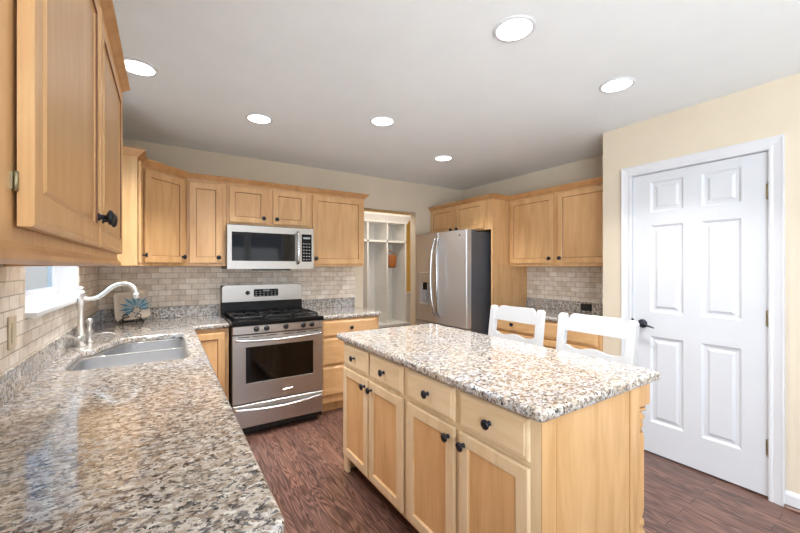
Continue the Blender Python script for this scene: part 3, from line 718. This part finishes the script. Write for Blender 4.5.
# ------------------------------------------------------------------ refrigerator (faces -x)
fr = thing('refrigerator', 'stainless french door refrigerator with ice dispenser, dark grey side', 'refrigerator', (2.655, 3.745, 0), -PI/2)
FW = .925
f = MB(); f.box(.005, FW-.005, .075, .85, .03, 1.745, .004); f.build('case', 'darkgrey', fr)
def frdoor(x0, x1, z0, z1):
    f = MB(); n = 6; outer = []
    pl_ = rpoly([(x0, .07), (x0, .004), (x1, .004), (x1, .07)], [0, .014, .014, 0], 5)
    f.loft([[(p.x, p.y, z0) for p in pl_], [(p.x, p.y, z1) for p in pl_]]); return f
hx = .449
d1 = frdoor(.003, hx-.002, .71, 1.765).build('left_door', 'steelv', fr)
d2 = frdoor(hx+.002, FW-.003, .71, 1.765).build('right_door', 'steelv', fr)
d3 = frdoor(.003, FW-.003, .06, .70).build('freezer_drawer', 'steelv', fr)
for dd_, sx, x in ((d1, 1, hx-.05), (d2, -1, hx+.05)):
    f = MB(); f.tube([(x+sx*.02, 0.004, .80), (x+sx*.02, -.03, .83), (x+sx*.008, -.055, .95), (x-.004*sx, -.062, 1.10), (x-.008*sx, -.064, 1.25), (x-.004*sx, -.062, 1.40), (x+sx*.008, -.055, 1.55), (x+sx*.02, -.03, 1.67), (x+sx*.02, .004, 1.70)], .014, n=12); f.build('handle', 'chrome', dd_)
f = MB(); bow_handle(f, .08, FW-.08, .62, .06, .0, .014); f.build('handle', 'chrome', d3)
f = MB(); f.rects(.09, .315, .895, 1.30, [(0, .01), (0, .0), (.004, -.003), (.012, -.003)], True, False); f.rects(.102, .303, .907, 1.288, [(0, -.003), (.006, .0)], False, False)
f.mi = 0; f.rects(.108, .297, 1.225, 1.282, [(0, .002), (0, -.002)]); f.mi = 2; f.rects(.108, .297, .913, 1.18, [(0, .0), (.012, .003)], False, True)
f.mi = 1; f.box(.165, .24, -.008, .003, 1.09, 1.18, .004); f.mi = 2; f.box(.18, .225, -.010, .003, .95, 1.085, .004)
f.mi = 0; f.box(.12, .285, -.014, .0, .902, .93, .003)
f.build('dispenser', ['steelv', 'blackgloss', 'grey'], d1)
f = MB(); f.box(FW-.12, FW-.10, .001, .005, 1.70, 1.72, .001); f.build('badge', 'chrome', d2)
f = MB(); f.box(.02, .10, .08, .16, 1.745, 1.765, .003); f.build('hinge_cover', 'darkgrey', fr); f = MB(); f.box(FW-.10, FW-.02, .08, .16, 1.745, 1.765, .003); f.build('hinge_cover', 'darkgrey', fr)

# tall end panel, fridge cabinet, right uppers
ep = MB(); ep.box(2.955, XR-.001, 2.738, 2.758, 0, ct-.017, .001); tag(ep.build('refrigerator_end_panel', 'wood'), 'tall maple end panel beside the refrigerator', 'panel')
c = thing('wall_cabinet', 'two-door maple cabinet above the refrigerator', 'cabinet', (2.957, YB-.002, 1.775), -PI/2)
f = MB(); f.box(0, 1.057, 0, XR-2.958, 0, ct-1.775, .001); f.build('body', 'wood', c)
add_door(c, .018, .47, .018, .325, (.435, .045)); add_door(c, .51, .965, .018, .325, (.545, .045))
c = thing('wall_cabinet', 'two-door maple wall cabinet over the alcove counter, right of the refrigerator', 'cabinet', (3.22, 2.737, CB), -PI/2)
body_wall(c, 1.163, XR-3.221, UH); add_door(c, .022, .558, .03, .712, (.525, .078)); add_door(c, .605, 1.141, .03, .712, (.638, .078))
crown([(2.956, YB-.001), (2.956, 2.737), (3.219, 2.737), (3.219, 1.574)], ct, 'crown_moulding', 'maple crown moulding above the refrigerator and alcove cabinets')
c = thing('base_cabinet', 'maple base cabinet with two drawers under the alcove counter', 'cabinet', (2.945, 2.737, 0), -PI/2)
body_base(c, 1.161, XR-2.947)
add_drawer(c, .02, .565, .715, .862); add_drawer(c, .598, 1.141, .715, .862)
add_door(c, .02, .565, .13, .695, (.53, .63)); add_door(c, .598, 1.141, .13, .695, (.635, .63))

# ------------------------------------------------------------------ island
isl = thing('kitchen_island', 'maple kitchen island with four drawers and four doors', 'island', (1.015, 2.268, 0), -PI/2)
IL, ID = 1.533, .565
f = MB(); f.box(0, IL, .02, ID, .10, .874).box(0, .018, .02, ID, 0, .10).box(IL-.018, IL, .02, ID, 0, .10); f.build('body', 'wood', isl)
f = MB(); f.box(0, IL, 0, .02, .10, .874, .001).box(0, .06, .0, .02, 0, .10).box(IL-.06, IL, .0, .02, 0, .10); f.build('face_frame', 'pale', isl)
f = MB(); f.box(.018, IL-.018, .075, .095, 0, .10); f.build('toe_kick', 'darkbrown', isl)
f = MB(); f.box(IL, IL+.006, 0, .075, 0, .874, .001).box(IL, IL+.004, .08, ID, .0, .874, .001); f.build('end_panel', 'wood', isl)
f = MB(); f.box(IL-.02, IL+.009, ID+.004, ID+.079, 0, .874, .002); f.build('corner_board', 'wood', isl)
f = MB(); f.box(0, IL-.02, ID, ID+.02, .0, .874); f.build('back_panel', 'wood', isl)
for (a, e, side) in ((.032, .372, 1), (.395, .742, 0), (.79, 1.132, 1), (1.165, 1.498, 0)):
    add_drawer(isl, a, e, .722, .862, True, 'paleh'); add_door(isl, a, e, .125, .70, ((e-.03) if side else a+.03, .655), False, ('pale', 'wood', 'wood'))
def turned_leg(y_sc, x):
    f = MB(); h = .044
    f.box(x-h, x+h, y_sc-h, y_sc+h, .775, .874, .003).box(x-h, x+h, y_sc-h, y_sc+h, 0, .21, .003)
    f.lathe([(.040, .765), (.043, .755), (.030, .748), (.026, .738), (.036, .728), (.038, .716), (.028, .706), (.034, .690), (.034, .684), (.026, .672), (.030, .655)], (x, y_sc, 0), n=28)
    n = 24; rings = []
    for z, s_ in ((.655, .9), (.63, 1), (.33, 1), (.30, .9)):
        rings.append([(x+(.036*s_*(1-.12*(k % 2)))*math.cos(2*PI*k/n), y_sc+(.036*s_*(1-.12*(k % 2)))*math.sin(2*PI*k/n), z) for k in range(n)])
    f.loft(rings)
    f.lathe([(.030, .30), (.026, .29), (.036, .278), (.038, .262), (.028, .25), (.034, .235), (.043, .222), (.040, .21)], (x, y_sc, 0), n=28)
    return f.build('leg', 'wood', isl)
turned_leg(ID+.129, IL-.036); turned_leg(ID+.129, .05)
it = slab('island_countertop', rpoly([(.975, .700), (1.800, .700), (1.800, 2.315), (.975, 2.315)], .02, 5), [], Z0, Z1, 'granite')
tag(it, 'speckled granite top on the kitchen island', 'countertop')

# ------------------------------------------------------------------ white chairs (counter height), facing the island
def make_chair():
    c = thing('counter_chair', 'white wooden counter chair nearest the refrigerator', 'chair', (0, 0, 0), 0, 'white chairs at the island')
    # local: faces -x ; width along y ; back at x = .36
    hw = .205
    f = MB()
    f.loft([[(p.x, p.y, z) for p in rpoly([(-.05+g, -hw+g), (.36-g, -hw+.01+g), (.36-g, hw-.01-g), (-.05+g, hw-g)], .03, 4)] for g, z in ((.006, .590), (0, .597), (0, .612), (.008, .620))]); f.build('seat', 'chair', c)
    for s_ in (-1, 1):
        f = MB(); y = s_*hw
        f.loft([[(x+dx, y+dy, z) for dx, dy in ((-.02, -.0225), (.02, -.0225), (.02, .0225), (-.02, .0225))] for x, z in ((.40, 0), (.345, .58), (.345, .66), (.40, 1.055))]+[[(.403+dx, y+dy, 1.072) for dx, dy in ((-.012, -.015), (.012, -.015), (.012, .015), (-.012, .015))]])
        f.build('back_post', 'chair', c)
        f = MB(); f.loft([[(x+d_*math.cos(2*PI*k/12), y*sy+d_*math.sin(2*PI*k/12), z) for k in range(12)] for x, sy, d_, z in ((-.04, 1, .014, 0), (-.02, .95, .02, .3), (-.01, .92, .017, .59))], smooth=True); f.build('front_leg', 'chair', c)
        f = MB(); f.tube([(-.03, y*.97, .22), (.375, y*.98, .22)], .011, n=8, smooth_pts=False); f.build('stretcher', 'chair', c)
    f = MB(); f.tube([(-.025, -hw*.96, .30), (-.025, hw*.96, .30)], .013, n=8, smooth_pts=False); f.build('stretcher', 'chair', c)
    def rail(pts, name, xz):
        f = MB(); 
        a = [(xz(z)-.010, y, z) for y, z in pts]; b_ = [(xz(z)+.010, y, z) for y, z in pts]; f.loft([a, b_]); f.build(name, 'chair', c)
    xz = lambda z: .345+(z-.66)*.055/.395
    w_ = hw-.0
    pts = [(-w_, .970), (w_, .970), (w_, 1.035), (w_-.03, 1.036), (w_-.042, 1.045), (w_-.056, 1.066), (w_-.068, 1.075), (-w_+.068, 1.075), (-w_+.056, 1.066), (-w_+.042, 1.045), (-w_+.03, 1.036), (-w_, 1.035)]
    rail(pts, 'crest_rail', xz)
    top = []
    for k in range(25):
        u = -1+2*k/24; top.append((u*w_, .872+.010*math.cos(u*PI*2.0)+.006*abs(u)))
    pts = [(-w_, .80), (w_, .80)]+list(reversed(top)); rail(pts, 'lower_rail', xz)
    return c
ch = make_chair(); ch.location = (1.72, 1.745, 0)
c2_ = copy_tree(ch); c2_['label'] = 'white wooden counter chair nearest the pantry door'; c2_.location = (1.72, 1.17, 0)
for o in (ch, c2_): o.location.x = 1.73

# ------------------------------------------------------------------ mudroom lockers
lk = thing('mudroom_locker', 'built-in white locker unit with cubbies seen through the doorway', 'locker', (2.59, 4.9, 0))
f = MB()
for x in (-.345, 0, .345, .69): f.box(x-.012, x+.012, 0, .41, .48, 2.07)
f.box(-.357, .702, 0, .41, 1.755, 1.785).box(-.357, .702, 0, .41, 2.07, 2.10)
f.build('frame', 'mud', lk)
f = MB(); f.box(-.357, .702, .40, .418, .48, 2.07); f.build('back_panel', 'bead', lk)
f = MB(); f.box(-.357, .702, -.10, .418, .44, .48, .004); f.box(-.357, .702, -.06, .41, 0, .44); f.build('bench', 'mud', lk)
f = MB(); f.sweep([(-.357, 0), (.702, 0), (.702, .41)], [(0, 2.06), (.012, 2.06), (.02, 2.09), (.05, 2.14), (.07, 2.17), (.07, 2.20), (0, 2.20)]); f.build('crown', 'mud', lk)
for x in (.012, .357):
    f = MB(); f.tube([(x, .10, 1.66), (x+.035, .10, 1.65), (x+.045, .10, 1.675)], .007, n=8).tube([(x, .10, 1.63), (x+.03, .10, 1.615), (x+.055, .10, 1.635)], .007, n=8); f.box(x, x+.006, .088, .112, 1.60, 1.68); f.build('coat_hook', 'iron', lk)
bk = thing('hanging_basket', 'brown wicker basket hanging from a hook in the white locker', 'basket', (3.072, 5.0, 1.355))
f = MB(); rings = []
for z, a, b_ in ((0, .06, .045), (.02, .075, .055), (.12, .088, .062), (.20, .092, .066)):
    rings.append([(a*math.cos(2*PI*k/24), b_*math.sin(2*PI*k/24), z) for k in range(24)])
f.loft(rings, True, False, True); f.loft([[(x*.94, y*.92, z+.004) for x, y, z in r] for r in rings], True, False, True)
f.build('basket_body', 'wicker', bk)
f = MB(); f.tube([(.09, 0, .19), (.05, 0, .235), (-.03, 0, .272), (-.078, 0, .288), (-.10, 0, .262), (-.09, 0, .19)], .006, n=8)
f.build('strap', 'wicker', bk)

# ------------------------------------------------------------------ recessed lights
LL = [((1.331, 1.103), 'recessed ceiling light at top centre, nearest and largest in view'), ((2.250, 1.11), 'recessed ceiling light nearest the pantry door'), ((2.315, 2.786), 'recessed ceiling light nearest the refrigerator'),
      ((1.350, 2.326), 'recessed ceiling light over the far end of the island'), ((.575, 2.774), 'recessed ceiling light in front of the microwave'), ((-.125, 2.42), 'recessed ceiling light above the sink, half behind the near cabinet')]
for (x, y), lab in LL:
    c = thing('recessed_light', lab, 'ceiling light', (x, y, HC-.0005), 0, 'recessed lights in the kitchen ceiling')
    f = MB(); f.lathe([(.078, 0), (.094, 0), (.094, -.004), (.088, -.008), (.078, -.006)], cap=False, n=40); f.bm.verts.ensure_lookup_table(); f.build('trim_ring', 'trim', c)
    f = MB(); f.lathe([(.0775, -.001), (.0775, -.004), (.06, -.006)], n=40); f.build('lamp_lens', 'bulb', c)
    l = bpy.data.lights.new('downlight', 'AREA'); l.shape = 'DISK'; l.size = .14; l.energy = 9.5; l.color = (1, .96, .92); l.spread = math.radians(104)
    o = bpy.data.objects.new('downlight', l); COL.objects.link(o); o.location = (x, y, HC-.016)
